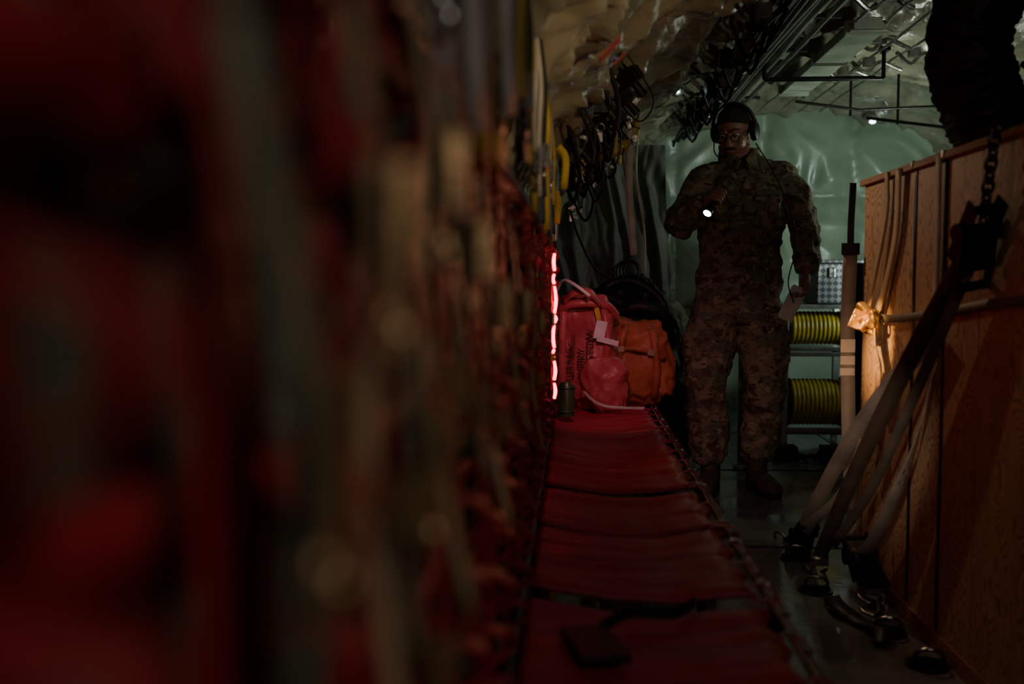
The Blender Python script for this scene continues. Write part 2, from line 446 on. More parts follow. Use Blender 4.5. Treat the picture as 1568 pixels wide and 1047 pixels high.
hs=empty('overhead_strap_rail')
b=MB(); b.cyl((-.10,.3,1.50),(-.10,4.4,1.50),.012)
for y in (.5,1.3,2.1,2.9,3.7,4.3): b.cyl((-.10,y,1.5),(-.14,y,1.58),.01)
b.obj('rail',M_blkm,hs)
by=MB();bw=MB();bo=MB();bk=MB()
yy=.60;i=0
while yy<4.3:
    tg=(bw,by,bo,bw,bo,bo,by)[i%7] if yy>1.2 else (bw,by,bw,by,bo,bw,by)[i%7]
    L=random.uniform(.26,.42); x=-.09+random.uniform(-.008,.014)
    tg.ribbon([(x,yy,1.515),(x+.012,yy+.004,1.4),(x+.008,yy+random.uniform(-.02,.02),1.3),(x+.01,yy+random.uniform(-.02,.03),1.515-L)],.03 if i%2 else .04,.004,(.25,1,0),sm=4)
    if i%3==0:
        bk.box((x+.014,yy,1.515-L*.75),(.012,.036,.05)); bk.torus((x+.012,yy,1.515-L*.75-.04),.017,.003,(1,0,0),seg=12)
    yy+=(.055,.06,.09,.07,.14,.09,.12)[i%7]; i+=1
by.obj('yellow_straps',M_yel,hs,ang=0);bw.obj('white_straps',M_wht,hs,ang=0);bo.obj('black_straps',M_blk,hs,ang=0);bk.obj('buckles',M_stl,hs)

# ------------------------------------------------------------ bags on the seat
rb=empty('red_equipment_bag')
bag((.052,4.30,.70),(.245,.34,.46),.5,2,.05,.12,radians(-4)).obj('bag_body',M_redbag,rb,ang=0)
bag((.13,4.14,.560),(.14,.12,.17),.6,12,.06,.1,radians(8)).obj('lower_pouch',M_redbag,rb,ang=0)
b=MB()
b.ribbon([(-.05,4.13,.50),(-.05,4.115,.7),(-.045,4.13,.90),(-.03,4.25,.94),(-.03,4.4,.93)],.03,.004,(1,0,0),sm=4)
b.ribbon([(.13,4.11,.66),(.135,4.10,.75),(.12,4.12,.89),(.1,4.25,.94),(.1,4.4,.93)],.03,.004,(1,0,0),sm=4)
b.ribbon([(-.05,4.11,.91),(0.0,4.06,.955),(.06,4.05,.955),(.11,4.1,.90)],.03,.005,(0,.3,1),sm=5)
b.obj('carry_straps',M_redbag,rb,ang=0)
b=MB(); b.loft([(-.07,4.16,.87),(-.03,4.11,.90),(.05,4.10,.91),(.13,4.12,.90),(.17,4.17,.86)],[.018]*5,sm=4); b.obj('flap_roll',M_redbag,rb)
b=MB(); b.box((.105,4.085,.80),(.045,.003,.075),Matrix.Rotation(radians(12),3,'Y')); b.box((.135,4.08,.755),(.09,.003,.022),Matrix.Rotation(radians(14),3,'Y'))
b.obj('luggage_tag',M_white,rb,smooth=False)
b=MB(); b.ribbon([(.09,4.10,.89),(.095,4.085,.86),(.1,4.085,.83)],.02,.002,(1,0,0),sm=3); b.obj('tag_loop',M_yel,rb)
def text(s,loc,size,rot,parent,mat):
    c=bpy.data.curves.new('lettering_'+s.lower().replace(' ','_'),'FONT'); c.body=s; c.size=size; c.extrude=.0008; c.align_x='CENTER'; c.align_y='CENTER'
    o=bpy.data.objects.new(c.name,c); COL.objects.link(o); o.location=loc; o.rotation_euler=rot; c.materials.append(mat); o.parent=parent; return o
text('STOW',(.065,4.092,.74),.044,(radians(90),radians(-90),0),rb,M_black_ink)
text('AVERY',(.030,4.092,.66),.044,(radians(90),radians(-90),0),rb,M_black_ink)
text('LIFT BAG',(-.012,4.092,.68),.038,(radians(90),radians(-90),0),rb,M_black_ink)
ob=empty('orange_duffel_bag')
bag((.262,4.44,.65),(.262,.34,.355),.42,9,.05,.16,radians(6),radians(-6),.05).obj('bag_body',M_orange,ob,ang=0)
b=MB(); 
b.ribbon([(.17,4.25,.55),(.19,4.24,.68),(.21,4.25,.79),(.23,4.35,.83)],.028,.004,(1,0,0),sm=4)
b.ribbon([(.34,4.26,.50),(.35,4.245,.62),(.335,4.26,.77),(.31,4.35,.82)],.028,.004,(1,0,0),sm=4)
b.ribbon([(.15,4.26,.71),(.24,4.235,.715),(.32,4.24,.70),(.385,4.265,.67)],.02,.004,(0,0,1),sm=4)
b.obj('webbing_trim',M_orange,ob,ang=0)
b=MB(); b.ribbon([(.18,4.236,.71),(.21,4.230,.714)],.024,.004,(0,0,1)); b.ribbon([(.31,4.233,.70),(.34,4.237,.695)],.026,.004,(0,0,1)); b.obj('strap_keepers',M_tan,ob)
b=MB(); b.ribbon([(.04,4.06,.55),(.08,4.03,.515),(.13,4.0,.497),(.2,4.03,.488),(.28,4.0,.490)],.02,.003,(0,1,.3),sm=5); b.obj('loose_white_strap',M_wht)
bp_=empty('black_backpack')
bag((.26,4.95,.73),(.44,.34,.50),.7,15,.06,.1).obj('pack_body',M_blk,bp_,ang=0)
b=MB(); b.ribbon([(.1,4.76,.9),(.16,4.72,.98),(.28,4.75,1.0),(.4,4.76,.92),(.45,4.74,.8)],.04,.01,(0,0,1),sm=4); b.loft([(.2,4.74,.85),(.3,4.72,.88),(.42,4.73,.84),(.46,4.76,.7)],[.03,.04,.035,.02],sm=4); b.obj('pack_straps',M_blk,bp_,ang=0)
bag((.50,5.35,.71),(.20,.26,.34),.7,21,.04).obj('olive_duffel_bag',M_olv,None,ang=0)
bag((.50,5.35,.26),(.24,.34,.50),.6,25,.04).obj('black_duffel_bag',M_blk,None,ang=0)
b=MB()
for i in range(4): b.torus((.25+.01*i,4.9+.012*i,1.04+.006*i),.062-.006*i,.005,(.2,1,.25*i-.3),seg=28)
b.loft([(.25,4.9,.985),(.1,4.6,1.05),(0.02,4.3,1.18),(-.02,4.0,1.28)],[.005]*4,sm=6)
b.obj('coiled_cable',M_blk)
b=MB(); b.loft([(-.03,3.75,.49),(-.03,3.75,.60),(-.03,3.75,.62)],[.032,.032,.02],seg=20); b.torus((-.03,3.75,.60),.033,.004); b.torus((-.03,3.75,.51),.033,.004)
b.obj('green_canister',pm('green_canister_paint',(.06,.11,.05),None,10,.35,.2,.1))
b=MB(); b.loft([(-.09,4.22,.93),(-.05,4.1,1.0),(.0,4.02,.985),(.06,4.0,.94)],[.007]*4,sm=5); b.obj('white_cord',M_white)
b=MB(); b.box((.03,1.40,.482),(.07,.13,.012),Matrix.Rotation(.25,3,'Z')); b.ribbon([(.04,1.46,.484),(.09,1.55,.480),(.16,1.56,.476),(.2,1.62,.476)],.02,.003,(0,0,1),sm=4)
b.obj('black_pouch',M_blk,None,bevel=.004)

# ------------------------------------------------------------ privacy curtain
b=MB(); vs=[];fs=[]; nx=120;nz=60
for i in range(nx+1):
    for j in range(nz+1):
        u=i/nx; w=j/nz
        f=noise.noise(V((u*5+w*1.5,w*1.2,3)))
        vs.append(V((-.17+.72*u+.02*sin(w*5),5.95+.022*sin(u*30+w*4+f*7)*(1.1-w*.5)+.03*ridge(u*5+w*2,w*3,1)+.012*ridge(u*12,w*9,6),.55+1.25*w-(.0 if u>.3 else (.3-u)*.5*w))))
for i in range(nx):
    for j in range(nz): a=i*(nz+1)+j; fs.append((a,a+1,a+nz+2,a+nz+1))
b.add(vs,fs); b.obj('privacy_curtain',M_curt,None,ang=0)
# ------------------------------------------------------------ overhead clutter, left
gear=empty('overhead_gear_cluster')
for (c,d,l,r) in (((.17,4.45,1.575),(.5,.2,.28),.17,.030),((.27,4.75,1.70),(.25,-.1,.6),.13,.024),((.02,3.6,1.42),(.1,-.2,1),.10,.018)):
    c=V(c); d=V(d).normalized(); b=MB()
    b.loft([c-d*l/2,c-d*(l/2-.012),c-d*(l/2-.03),c+d*(l/2-.035),c+d*(l/2-.01),c+d*(l/2+.0)],[.006,r*.75,r,r,r*.6,.012],seg=20); b.obj('oxygen_bottle_body',M_yelp,gear)
    b=MB(); b.cyl(c+d*l/2,c+d*(l/2+.035),.009); b.cyl(c+d*(l/2+.02)+V((0,0,.02)),c+d*(l/2+.02)-V((0,0,.02)),.007)
    b.cyl(c+d*(l/2+.03)+V((0,-.022,0)),c+d*(l/2+.03)+V((0,-.01,0)),.016); b.torus(c-d*l*.2,r+.002,.004,d,seg=20); b.torus(c+d*l*.18,r+.002,.004,d,seg=20); b.obj('oxygen_bottle_valve',M_stl,gear)
    b=MB(); b.ribbon([c+V((0,0,r)),c+V((-.03,.01,.12)),c+V((-.05,.02,.22))],.018,.003,(0,1,0),sm=3); b.obj('bottle_hanger_strap',M_blk,gear)
b=MB()
for i in range(22):
    y=3.0+i*.10; z=1.46+.2*noise.noise(V((i*.7,0,0)))+.06*(i%4)
    t=math.asin(min(.95,(z-CZ)/B_)); x0=CX-A_*cos(t)+.04
    L=random.uniform(.05,.15)
    pts=[(x0,y,z+.14),(x0+L*.6,y+.05,z+.05+random.uniform(-.04,.05)),(x0+L,y+.12,z-.05),(x0+L*.7,y+.2,z-.09-random.uniform(0,.08)),(x0+.02,y+.3,z+.0)]
    b.loft(pts,[random.choice((.003,.005,.008))]*5,sm=5,seg=8)
for i in range(16):
    y=3.3+i*.12; z=1.58+.12*sin(i*2.1); t=math.asin((z-CZ)/B_); x0=CX-A_*cos(t)+.08
    b.box((x0,y,z),(.05,.05,.07),Matrix.Rotation(i,3,'Y')@Matrix.Rotation(i*.7,3,'X')); b.cyl((x0-.05,y,z+.06),(x0+.05,y+.05,z-.05),.015)
b.obj('cables_and_boxes',M_blk,gear,bevel=.004)
b=MB()
for (y,z,L) in ((2.7,1.33,.08),(3.3,1.27,.08),(4.1,1.60,.08),(4.9,1.66,.09)):
    t=math.asin((z-CZ)/B_); x0=CX-A_*cos(t)+.12
    b.ribbon([(x0,y,z+.03),(x0+.02,y+.02,z),(x0+.015,y+.03,z-L)],.020,.004,(1,.4,0),sm=4)
b.obj('yellow_pull_straps',M_yel,gear,ang=0)
b=MB()
for i in range(14):
    y=3.3+i*.19; z=1.5+.16*sin(i*1.9); t=math.asin((z-CZ)/B_); x0=CX-A_*cos(t)+.14
    b.torus((x0,y,z),.013,.003,(sin(i),cos(i),.3),seg=14); b.box((x0,y+.01,z-.03),(.016,.010,.03),Matrix.Rotation(i*.7,3,'Y'))
b.obj('snap_hooks',M_stl,gear)
b=MB()
b.ribbon([(.24,4.6,1.80),(.245,4.62,1.6),(.25,4.65,1.4),(.275,4.68,1.12)],.034,.003,(1,0,0),sm=5)
b.ribbon([(.30,4.8,1.75),(.29,4.8,1.5),(.33,4.82,1.25),(.34,4.85,1.02)],.012,.003,(1,0,0),sm=5)
b.ribbon([(.20,4.7,1.72),(.235,4.72,1.5),(.26,4.75,1.35)],.012,.003,(1,0,0),sm=5)
b.obj('hanging_white_strap',M_wht,gear,ang=0)
for (th,y,w,h) in ((36,2.56,.07,.08),(38,2.85,.04,.05)):
    b=MB(); a=radians(th); dh=h/3.2
    p=[shell(a-dh,y-w/2,.06),shell(a-dh,y+w/2,.06),shell(a+dh,y+w/2,.06),shell(a+dh,y-w/2,.06)]
    q=[shell(a-dh,y-w/2,.056),shell(a-dh,y+w/2,.056),shell(a+dh,y+w/2,.056),shell(a+dh,y-w/2,.056)]
    b.rings([p,q]); b.obj('warning_placard',M_placard,None,smooth=False)
cp=empty('ceiling_pipe_run')
b=MB()
for i,(x,z,r) in enumerate(((.86,2.02,.014),(.90,2.045,.010),(.94,2.05,.018),(.81,1.99,.010),(1.02,2.07,.012))):
    b.loft([(x+.012*noise.noise(V((j*1.7,i*4,0))),Y0+.3+j*.6,z+.014*noise.noise(V((j*1.3,i*4,6)))) for j in range(13)],[r]*13,sm=3,seg=12)
b.obj('pipes',M_alu,cp)
b=MB()
for i in range(8):
    b.loft([(.64+.02*i+.035*noise.noise(V((k*.6,i*3,0))),.3+k*.34,1.90+.012*i+.045*noise.noise(V((k*.8,i*5,9)))) for k in range(20)],[.006+.003*(i%3)]*20,sm=3,seg=8)
for k in range(12):
    b.box((.72,.7+k*.55,1.96),(.17,.03,.02),Matrix.Rotation(radians(-28),3,'Y')); b.box((.93,.6+k*.6,2.075),(.30,.025,.014))
b.obj('cables_and_clamps',M_blk,cp)
b=MB()
for k in range(12):
    y=3.3+k*.2; b.box((.6+.02*(k%2),y,1.86+.03*sin(k*2)),(.05,.06,.05),Matrix.Rotation(k,3,'X')); b.loft([(.58,y,1.88),(.64,y+.05,1.80-.02*(k%3)),(.7,y+.12,1.9)],[.008]*3,sm=4,seg=8)
b.obj('connectors',M_blkm,cp)
b=MB(); b.box((1.23,5.1,2.085),(.12,1.5,.05)); b.box((1.23,5.1,2.055),(.15,1.5,.008))
for y in (4.4,5.0,5.8): b.box((1.23,y,2.075),(.17,.03,.06))
b.obj('air_duct',M_greybox,None,smooth=False,bevel=.006)
b=MB(); b.loft([(.92,5.0,2.11),(.92,5.0,1.985),(.93,5.0,1.98),(1.48,5.0,1.98),(1.49,5.0,1.985),(1.49,5.0,2.13)],[.010]*6,seg=10); b.box((1.2,5.0,1.985),(.5,.03,.012)); b.box((.92,5,2.1),(.05,.05,.02)); b.box((1.49,5,2.12),(.05,.05,.02))
b.obj('hanging_bracket',M_blkm)
b=MB()
b.loft([(1.55,5.8,2.14),(1.55,5.8,1.93)],[.007]*2); b.loft([(1.75,5.6,2.12),(1.75,5.6,1.85)],[.007]*2); b.loft([(1.2,5.6,1.98),(1.55,5.6,1.93),(2.1,5.6,1.95)],[.008]*3); b.loft([(1.95,5.3,2.08),(1.95,5.3,1.62)],[.008]*2)
b.loft([(1.7,6.0,1.95),(2.1,5.5,1.80),(2.3,5.0,1.8)],[.009]*3)
b.obj('overhead_rod_frame',M_blkm)
b=MB()
for (x,y,z) in ((1.36,4.7,2.10),(1.42,5.0,2.06),(1.40,5.4,2.1),(.75,5.6,1.95),(1.6,4.9,2.08),(1.15,4.0,2.10),(1.35,3.9,2.11)):
    b.loft([(x-.08,y,z),(x,y+.05,z-.04),(x+.08,y+.1,z+.02),(x+.2,y+.15,z-.01)],[.01]*4,sm=4,seg=8); b.box((x,y,z),(.05,.04,.04))
for i in range(5):
    b.loft([(1.05+.13*i+.03*noise.noise(V((k*.9,i*3,2))),3.6+k*.3,2.09+.02*noise.noise(V((k,i,4)))) for k in range(11)],[.006]*11,sm=3,seg=8)
b.obj('ceiling_fitting_cluster',M_stl)
for (x,y,z,r) in ((.50,5.0,1.93,.011),(1.99,6.9,2.07,.022)):
    e_=empty('dome_light'); b=MB(); b.loft([(x,y+.06,z+.03),(x,y+.02,z+.01),(x,y,z)],[.04,.035,.02],seg=20); b.obj('housing',M_greybox,e_)
    b=MB(); b.ell((x,y-.004,z-.004),(r,r*.6,r*.6)); b.obj('lens',M_lamp,e_)

b=MB()
def corr(path,r,sd):
    P=cat(path,30); N=len(P); seg=48; rr=[]; prev=None
    for i,p in enumerate(P):
        t=(P[min(i+1,N-1)]-P[max(i-1,0)]).normalized()
        u=V((.1,1,.1)) if prev is None else prev; u=(u-t*u.dot(t)).normalized(); prev=u; o=t.cross(u); ring=[]
        for k in range(seg):
            th=2*pi*k/seg
            R=r*(1+.10*ridge(i*.16+sd,1.2*cos(th),1.2*sin(th))+.06*ridge(i*.33+sd,2.5*cos(th),2.5*sin(th))+.02*sin(i*.55))
            ring.append(p+u*R*cos(th)+o*R*sin(th))
        rr.append(ring)
    b.rings(rr)
corr([(1.75,3.0,2.12),(1.42,3.0,2.06),(1.22,3.05,1.88),(1.17,3.1,1.70),(1.24,3.15,1.52),(1.30,3.18,1.44)],.11,1)
corr([(2.15,2.6,1.95),(1.76,2.65,1.90),(1.46,2.75,1.74),(1.36,2.85,1.52)],.14,7)
corr([(2.0,2.35,1.70),(1.7,2.4,1.72),(1.45,2.5,1.62),(1.40,2.55,1.47)],.12,13)
b.obj('flexible_air_duct',M_blk,None,ang=0)

# ------------------------------------------------------------ rear rack
rk=empty('equipment_rack')
b=MB()
for x in (1.24,1.66):
    for y in (5.95,6.45): b.box((x,y,.43),(.035,.035,.86))
for z in (.12,.57,.60,.85): 
    b.box((1.45,5.95,z),(.42,.03,.025)); b.box((1.45,6.45,z),(.42,.03,.025)); b.box((1.24,6.2,z),(.03,.5,.025)); b.box((1.66,6.2,z),(.03,.5,.025))
b.box((1.45,6.2,.10),(.44,.52,.012)); b.box((1.45,6.2,.595),(.44,.52,.012)); b.box((1.45,6.2,.858),(.44,.52,.01))
b.obj('rack_frame',M_alu,rk,smooth=False,bevel=.003)
for z,r in ((.72,.10),(.275,.14)):
    b=MB(); P=[];R=[]
    for i in range(61):
        P.append((1.29+.30*i/60,6.08,z)); R.append(r*(.93+.07*abs(sin(i*pi/5))))
    b.loft(P,R,seg=32,ref=(0,0,1)); b.obj('yellow_hose_reel',M_yelp,rk)
    b=MB(); b.cyl((1.27,6.08,z),(1.285,6.08,z),r*1.06,32); b.cyl((1.60,6.08,z),(1.615,6.08,z),r*1.06,32); b.cyl((1.24,6.08,z),(1.65,6.08,z),.018); b.obj('reel_flanges',M_blkm,rk)
b=MB(); b.box((1.56,6.2,.985),(.28,.5,.235)); b.box((1.56,6.2,1.115),(.30,.52,.02)); b.box((1.5,5.94,1.05),(.04,.02,.06)); b.box((1.63,5.94,1.05),(.04,.02,.06)); b.obj('tread_plate_toolbox',M_diam,None,smooth=False,bevel=.006)
b=MB(); b.loft([(1.60,5.7,0),(1.60,5.7,.02),(1.60,5.7,.03),(1.60,5.7,1.08),(1.60,5.7,1.1)],[.07,.07,.035,.035,.045],seg=18); b.obj('floor_stanchion',M_blkm)
b=MB(); b.loft([(.90,5.35,0),(.90,5.35,.015),(.90,5.35,.02),(.90,5.35,.78),(.90,5.35,.8)],[.05,.05,.028,.028,.034],seg=18); b.cyl((.9,5.35,.2),(1.06,5.7,.02),.012); b.obj('stanchion_post',M_post)
b=MB()
for i in range(10):
    b.loft([(1.05+.06*i,5.55+.02*i,.01),(1.10+.05*i,5.5,.03+.02*(i%3)),(1.15+.05*i,5.62,.012),(1.05+.06*i,5.75,.01)],[.008]*4,sm=5,seg=8)
b.box((1.42,5.5,.05),(.14,.1,.1)); b.box((1.18,5.62,.04),(.12,.12,.08))
b.obj('loose_hose_pile',M_blk)

# ------------------------------------------------------------ crate
cr=empty('plywood_crate'); X0=.98; YN,YF=1.25,3.46; H=1.32
b=MB(); 
for (ya,yb) in ((YN,2.48),(2.484,YF)):
    b.box((X0+.009,(ya+yb)/2,.05+(H-.05)/2),(.018,yb-ya,H-.05))
b.box((X0+.5,YF-.009,.05+(H-.05)/2),(.96,.018,H-.05)); b.box((X0+.5,YN+.009,.05+(H-.05)/2),(.96,.018,H-.05)); b.box((X0+.991,(YN+YF)/2,.05+(H-.05)/2),(.018,YF-YN,H-.05))
b.obj('side_panels',M_ply,cr,smooth=False)
M_plyr=pm('plywood_edge',(.42,.20,.12),(.28,.12,.07),60,.6,0,.2,100,stretch=(1,.1,3))
b=MB(); b.box((X0+.5,(YN+YF)/2,H+.010),(1.03,YF-YN+.03,.02)); b.obj('lid',M_plyr,cr,smooth=False,bevel=.002)
b=MB()
for x in (.04,.5,.95): b.box((X0+x,(YN+YF)/2,.025),(.09,YF-YN-.02,.05))
b.obj('skids',M_plyr,cr,smooth=False)
b=MB()
for y in (2.95,2.71,2.05): b.ribbon([(X0-.002,y,.06),(X0-.002,y,H),(X0-.017,y,H+.006),(X0-.017,y,H+.022),(X0+.2,y,H+.023)],.016,.002,(0,1,0))
b.obj('strapping_bands',M_blkm,cr,smooth=False)
def chain(name,a,bb,mat,parent,L=.035,r=.0045):
    a=V(a);bb=V(bb); d=(bb-a); n=int(d.length/(L*.72)); t=d.normalized(); s1=t.cross(V((1,.2,.1))).normalized(); s2=t.cross(s1)
    m=MB()
    for i in range(n+1):
        c=a+d*(i/n); m.torus(c,L*.36,r,(s1 if i%2 else s2),seg=14,sc=1.5,up=t)
    return m.obj(name,mat,parent)
def ratchet(name,c,ax,w,parent,mats=M_blkm,s=1.0):
    ax=V(ax).normalized(); w=V(w); w=(w-ax*w.dot(ax)).normalized(); n=ax.cross(w); R=Matrix((w,ax,n)).transposed()
    m=MB(); 
    for sx in(-.028,.028): m.box((sx*s,0,.0),(.004*s,.13*s,.032*s)); m.box((sx*1.15*s,.05*s,.02*s),(.004*s,.11*s,.022*s),Matrix.Rotation(.35,3,'X'))
    m.cyl((-.034*s,0,0),(.034*s,0,0),.014*s); m.cyl((-.032*s,-.055*s,0),(.032*s,-.055*s,0),.006*s); m.cyl((-.034*s,.1*s,.04*s),(.034*s,.1*s,.04*s),.009*s)
    m.box((0,.045*s,.024*s),(.045*s,.05*s,.004*s),Matrix.Rotation(.35,3,'X'))
    m.cyl((-.04*s,0,0),(-.034*s,0,0),.02*s); m.cyl((.034*s,0,0),(.04*s,0,0),.02*s)
    m.loft([(0,0,.0),(.0,.03*s,.006*s),(0,.055*s,0)],[(.022*s,.016*s)]*3,seg=14)
    m.xf(Matrix.Translation(V(c))@R.to_4x4()); return m.obj(name,mats,parent,bevel=.001)
def hook(name,c,d,parent,mat=M_stl,s=1.0,r=.006):
    d=V(d).normalized(); w=d.cross(V((0,0,1))).normalized(); c=V(c)
    m=MB(); m.torus(c-d*.03*s,.022*s,r,w.cross(d),seg=18,sc=.7,up=d)
    m.loft([c-d*.014*s,c+d*.02*s,c+d*.05*s+w*.006*s,c+d*.07*s+w*.022*s,c+d*.062*s+w*.042*s,c+d*.04*s+w*.048*s,c+d*.026*s+w*.042*s],[r,r*1.2,r*1.3,r*1.3,r*1.1,r,r*.6],sm=4,seg=10)
    m.torus(c+d*.075*s+w*.01*s,.03*s,r*.9,w+V((0,0,.6)),seg=20)
    m.box(c-d*.03*s,(.05*s,.012*s,.03*s)); return m.obj(name,mat,parent)
WC=V((.64,-.22,-.28))
sA=empty('ratchet_tie_down_strap')
chain('chain',(.945,2.33,1.34),(.935,2.36,1.14),M_blkm,sA)
ratchet('ratchet',(.925,2.37,1.115),(.0,.5,-.5),(1,0,.4),sA,M_blkm,1.3)
st=MB(); st.ribbon([(.928,2.42,1.07),(.893,2.7,.80),(.857,3.05,.435),(.83,3.30,.14),(.822,3.34,.08)],.046,.005,[WC,(.68,-.1,-.28),(.62,-.3,-.2),WC,WC],sm=5)
st.obj('webbing',M_brn,sA,ang=0)
st=MB(); st.ribbon([(.935,2.44,1.03),(.925,2.72,.73),(.905,3.05,.38),(.850,3.29,.13)],.030,.004,[WC,(.7,.1,-.2),(.5,-.4,-.3),WC],sm=5); st.obj('webbing_tail',M_dgry,sA,ang=0)
hook('hook',(.815,3.37,.045),(-.1,.5,-.4),sA,M_stl,1.2)
sB=empty('cam_buckle_cargo_strap')
st=MB(); st.ribbon([(.955,3.20,.885),(.965,3.05,.888),(.970,2.7,.915),(.972,2.35,.95),(.972,2.0,.96),(.972,1.5,.96)],.024,.003,(0,0,1),sm=5); st.obj('horizontal_webbing',M_dgry,sB,ang=0)
st=MB()
st.ribbon([(.962,3.17,1.335),(.965,3.18,1.2),(.955,3.27,.98),(.948,3.29,.91)],.038,.003,(0,1,0),sm=5)
st.ribbon([(.962,3.06,1.335),(.966,3.08,1.15),(.966,3.16,1.0),(.955,3.22,.90)],.050,.003,(0,1,0),sm=5)
st.ribbon([(.95,3.22,.86),(.945,3.19,.80),(.955,3.16,.72),(.958,3.2,.60)],.09,.004,(.3,1,0),sm=5)
st.ribbon([(.962,3.20,.72),(.95,3.28,.5),(.955,3.36,.25),(.95,3.38,.10)],.036,.003,(.2,1,0),sm=4)
st.obj('tan_webbing',M_tan,sB,ang=0)
m=MB()
for dz in (-.03,.03): m.box((.942,3.25,.875+dz*.8),(.012,.085,.012),Matrix.Rotation(.15,3,'X'))
for dy in (-.038,.0,.038): m.box((.942,3.25+dy,.875),(.012,.012,.06))
m.cyl((.930,3.205,.87),(.930,3.30,.885),.014); m.loft([(.925,3.21,.90),(.915,3.25,.92),(.925,3.29,.90)],[(.012,.006)]*3,sm=4); m.torus((.935,3.20,.88),.022,.005,(.8,-.3,.2),seg=18); m.box((.918,3.25,.872),(.006,.05,.045),Matrix.Rotation(.5,3,'Y')); m.cyl((.94,3.22,.845),(.93,3.28,.85),.009)
m.box((.915,3.26,.875),(.05,.008,.05),Matrix.Rotation(.4,3,'Y')); m.cyl((.895,3.25,.885),(.945,3.25,.895),.012)
bc=V((.945,3.25,.878)); m.xf(Matrix.Translation(bc+V((-.002,-.03,0)))@Matrix.Scale(1.2,4)@Matrix.Translation(-bc))
m.obj('cam_buckle',M_brass,sB,bevel=.002)
sC=empty('slack_tie_down_strap')
st=MB(); st.ribbon([(.966,2.74,1.335),(.968,2.745,1.0),(.966,2.76,.76),(.950,2.82,.55),(.935,2.98,.33),(.93,3.18,.15),(.925,3.33,.08)],.040,.003,[(0,1,0),(0,1,0),(.1,1,0),(.4,.7,-.1),(.7,0,-.3),(.8,-.2,-.2),(.8,-.2,-.2)],sm=6); st.obj('webbing',M_gry,sC,ang=0)
ratchet('ratchet',(.925,3.24,.11),(.02,-.35,-.3),(1,0,0),sC,M_blkm,1.3)
hook('hook',(.915,3.02,.035),(-.03,-.5,-.1),sC,M_stl,1.2)
hook('hook',(.925,3.12,.05),(.05,-.5,-.2),sC,M_stl,1.1)
sD=empty('corner_cargo_strap')
st=MB(); st.ribbon([(.945,3.50,1.10),(.942,3.50,.8),(.948,3.47,.4),(.965,3.42,.06)],.048,.004,(1,0,0),sm=5); st.obj('webbing',M_gry,sD,ang=0)
st=MB()
for z0,z1 in ((.755,.80),(.712,.742),(.675,.70)): st.ribbon([(.941,3.492,z0),(.941,3.492,z1)],.049,.003,(1,0,0))
st.obj('reflective_tape',M_refl,sD)
st=MB(); st.ribbon([(.950,3.50,1.335),(.945,3.50,1.2),(.945,3.50,1.09)],.022,.004,(1,0,0)); st.box((.945,3.498,1.11),(.06,.01,.04)); st.obj('upper_webbing',M_blk,sD,smooth=False)
sE=empty('grey_tie_down_strap')
st=MB(); st.ribbon([(.950,2.70,.86),(.918,3.05,.645),(.893,3.3,.46),(.858,3.6,.18),(.85,3.72,.07)],.050,.004,WC,sm=5)
st.ribbon([(.94,3.2,.55),(.90,3.35,.3),(.85,3.55,.15),(.845,3.7,.06)],.036,.004,WC,sm=5); st.obj('webbing',M_gry,sE,ang=0)
ratchet('ratchet',(.845,3.68,.075),(-.05,.5,-.35),(1,.2,.1),sE,M_blkm,1.2)
hook('hook',(.84,3.78,.03),(-.3,.4,-.15),sE,M_stl,1.1)
for (x,y) in ((.78,3.22),(.89,2.84),(.80,3.60),(.92,2.60),(.62,2.3)):
    e_=empty('floor_tie_down_ring'); m=MB(); m.loft([(x,y,.0),(x,y,.006),(x,y,.007)],[.055,.055,.045],seg=24); m.box((x,y,.012),(.09,.018,.012)); m.obj('pan',M_blkm,e_)
    m=MB(); m.torus((x,y-.012,.03),.035,.0055,(.1,.75,.65),seg=24); m.obj('ring',M_stl,e_)
st=MB(); st.ribbon([(.80,3.10,.02),(.79,2.98,.03),(.83,2.9,.012),(.86,2.8,.03),(.84,2.72,.012)],.05,.005,(1,.2,.2),sm=5); st.obj('floor_strap_tail',M_blk,None,ang=0)

# ------------------------------------------------------------ AIRMAN
am=empty('airman')
b=MB()
yb=4.76
T=[((.765,yb+.01,.80),(.175,.125)),((.765,yb+.01,.84),(.200,.142)),((.768,yb,.95),(.200,.140)),((.772,yb-.005,1.06),(.190,.134)),((.775,yb-.005,1.14),(.192,.136)),((.778,yb-.01,1.25),(.200,.138)),((.785,yb,1.38),(.205,.130)),((.786,yb+.01,1.45),(.200,.115)),((.780,yb+.015,1.51),(.155,.095)),((.770,yb+.015,1.56),(.10,.078)),((.76,yb,1.59),(.07,.065))]
b.loft([t[0] for t in T],[t[1] for t in T],ref=(1,0,0),seg=32,sm=5)
b.loft([(.70,yb+.01,1.505),(.615,yb+.005,1.485),(.578,yb-.0,1.45),(.547,yb-.01,1.385),(.510,yb-.03,1.31),(.488,yb-.05,1.262),(.505,yb-.12,1.285),(.55,yb-.2,1.325),(.578,yb-.245,1.343)],[.058,.068,.071,.071,.072,.070,.062,.054,.047],seg=20,sm=4)
b.loft([(.86,yb+.01,1.515),(.950,yb+.005,1.495),(.995,yb,1.455),(1.030,yb,1.385),(1.060,yb+.01,1.30),(1.077,yb+.01,1.235),(1.080,yb-.015,1.16),(1.076,yb-.04,1.08),(1.072,yb-.055,1.045)],[.058,.068,.073,.074,.073,.070,.064,.056,.049],seg=20,sm=4)
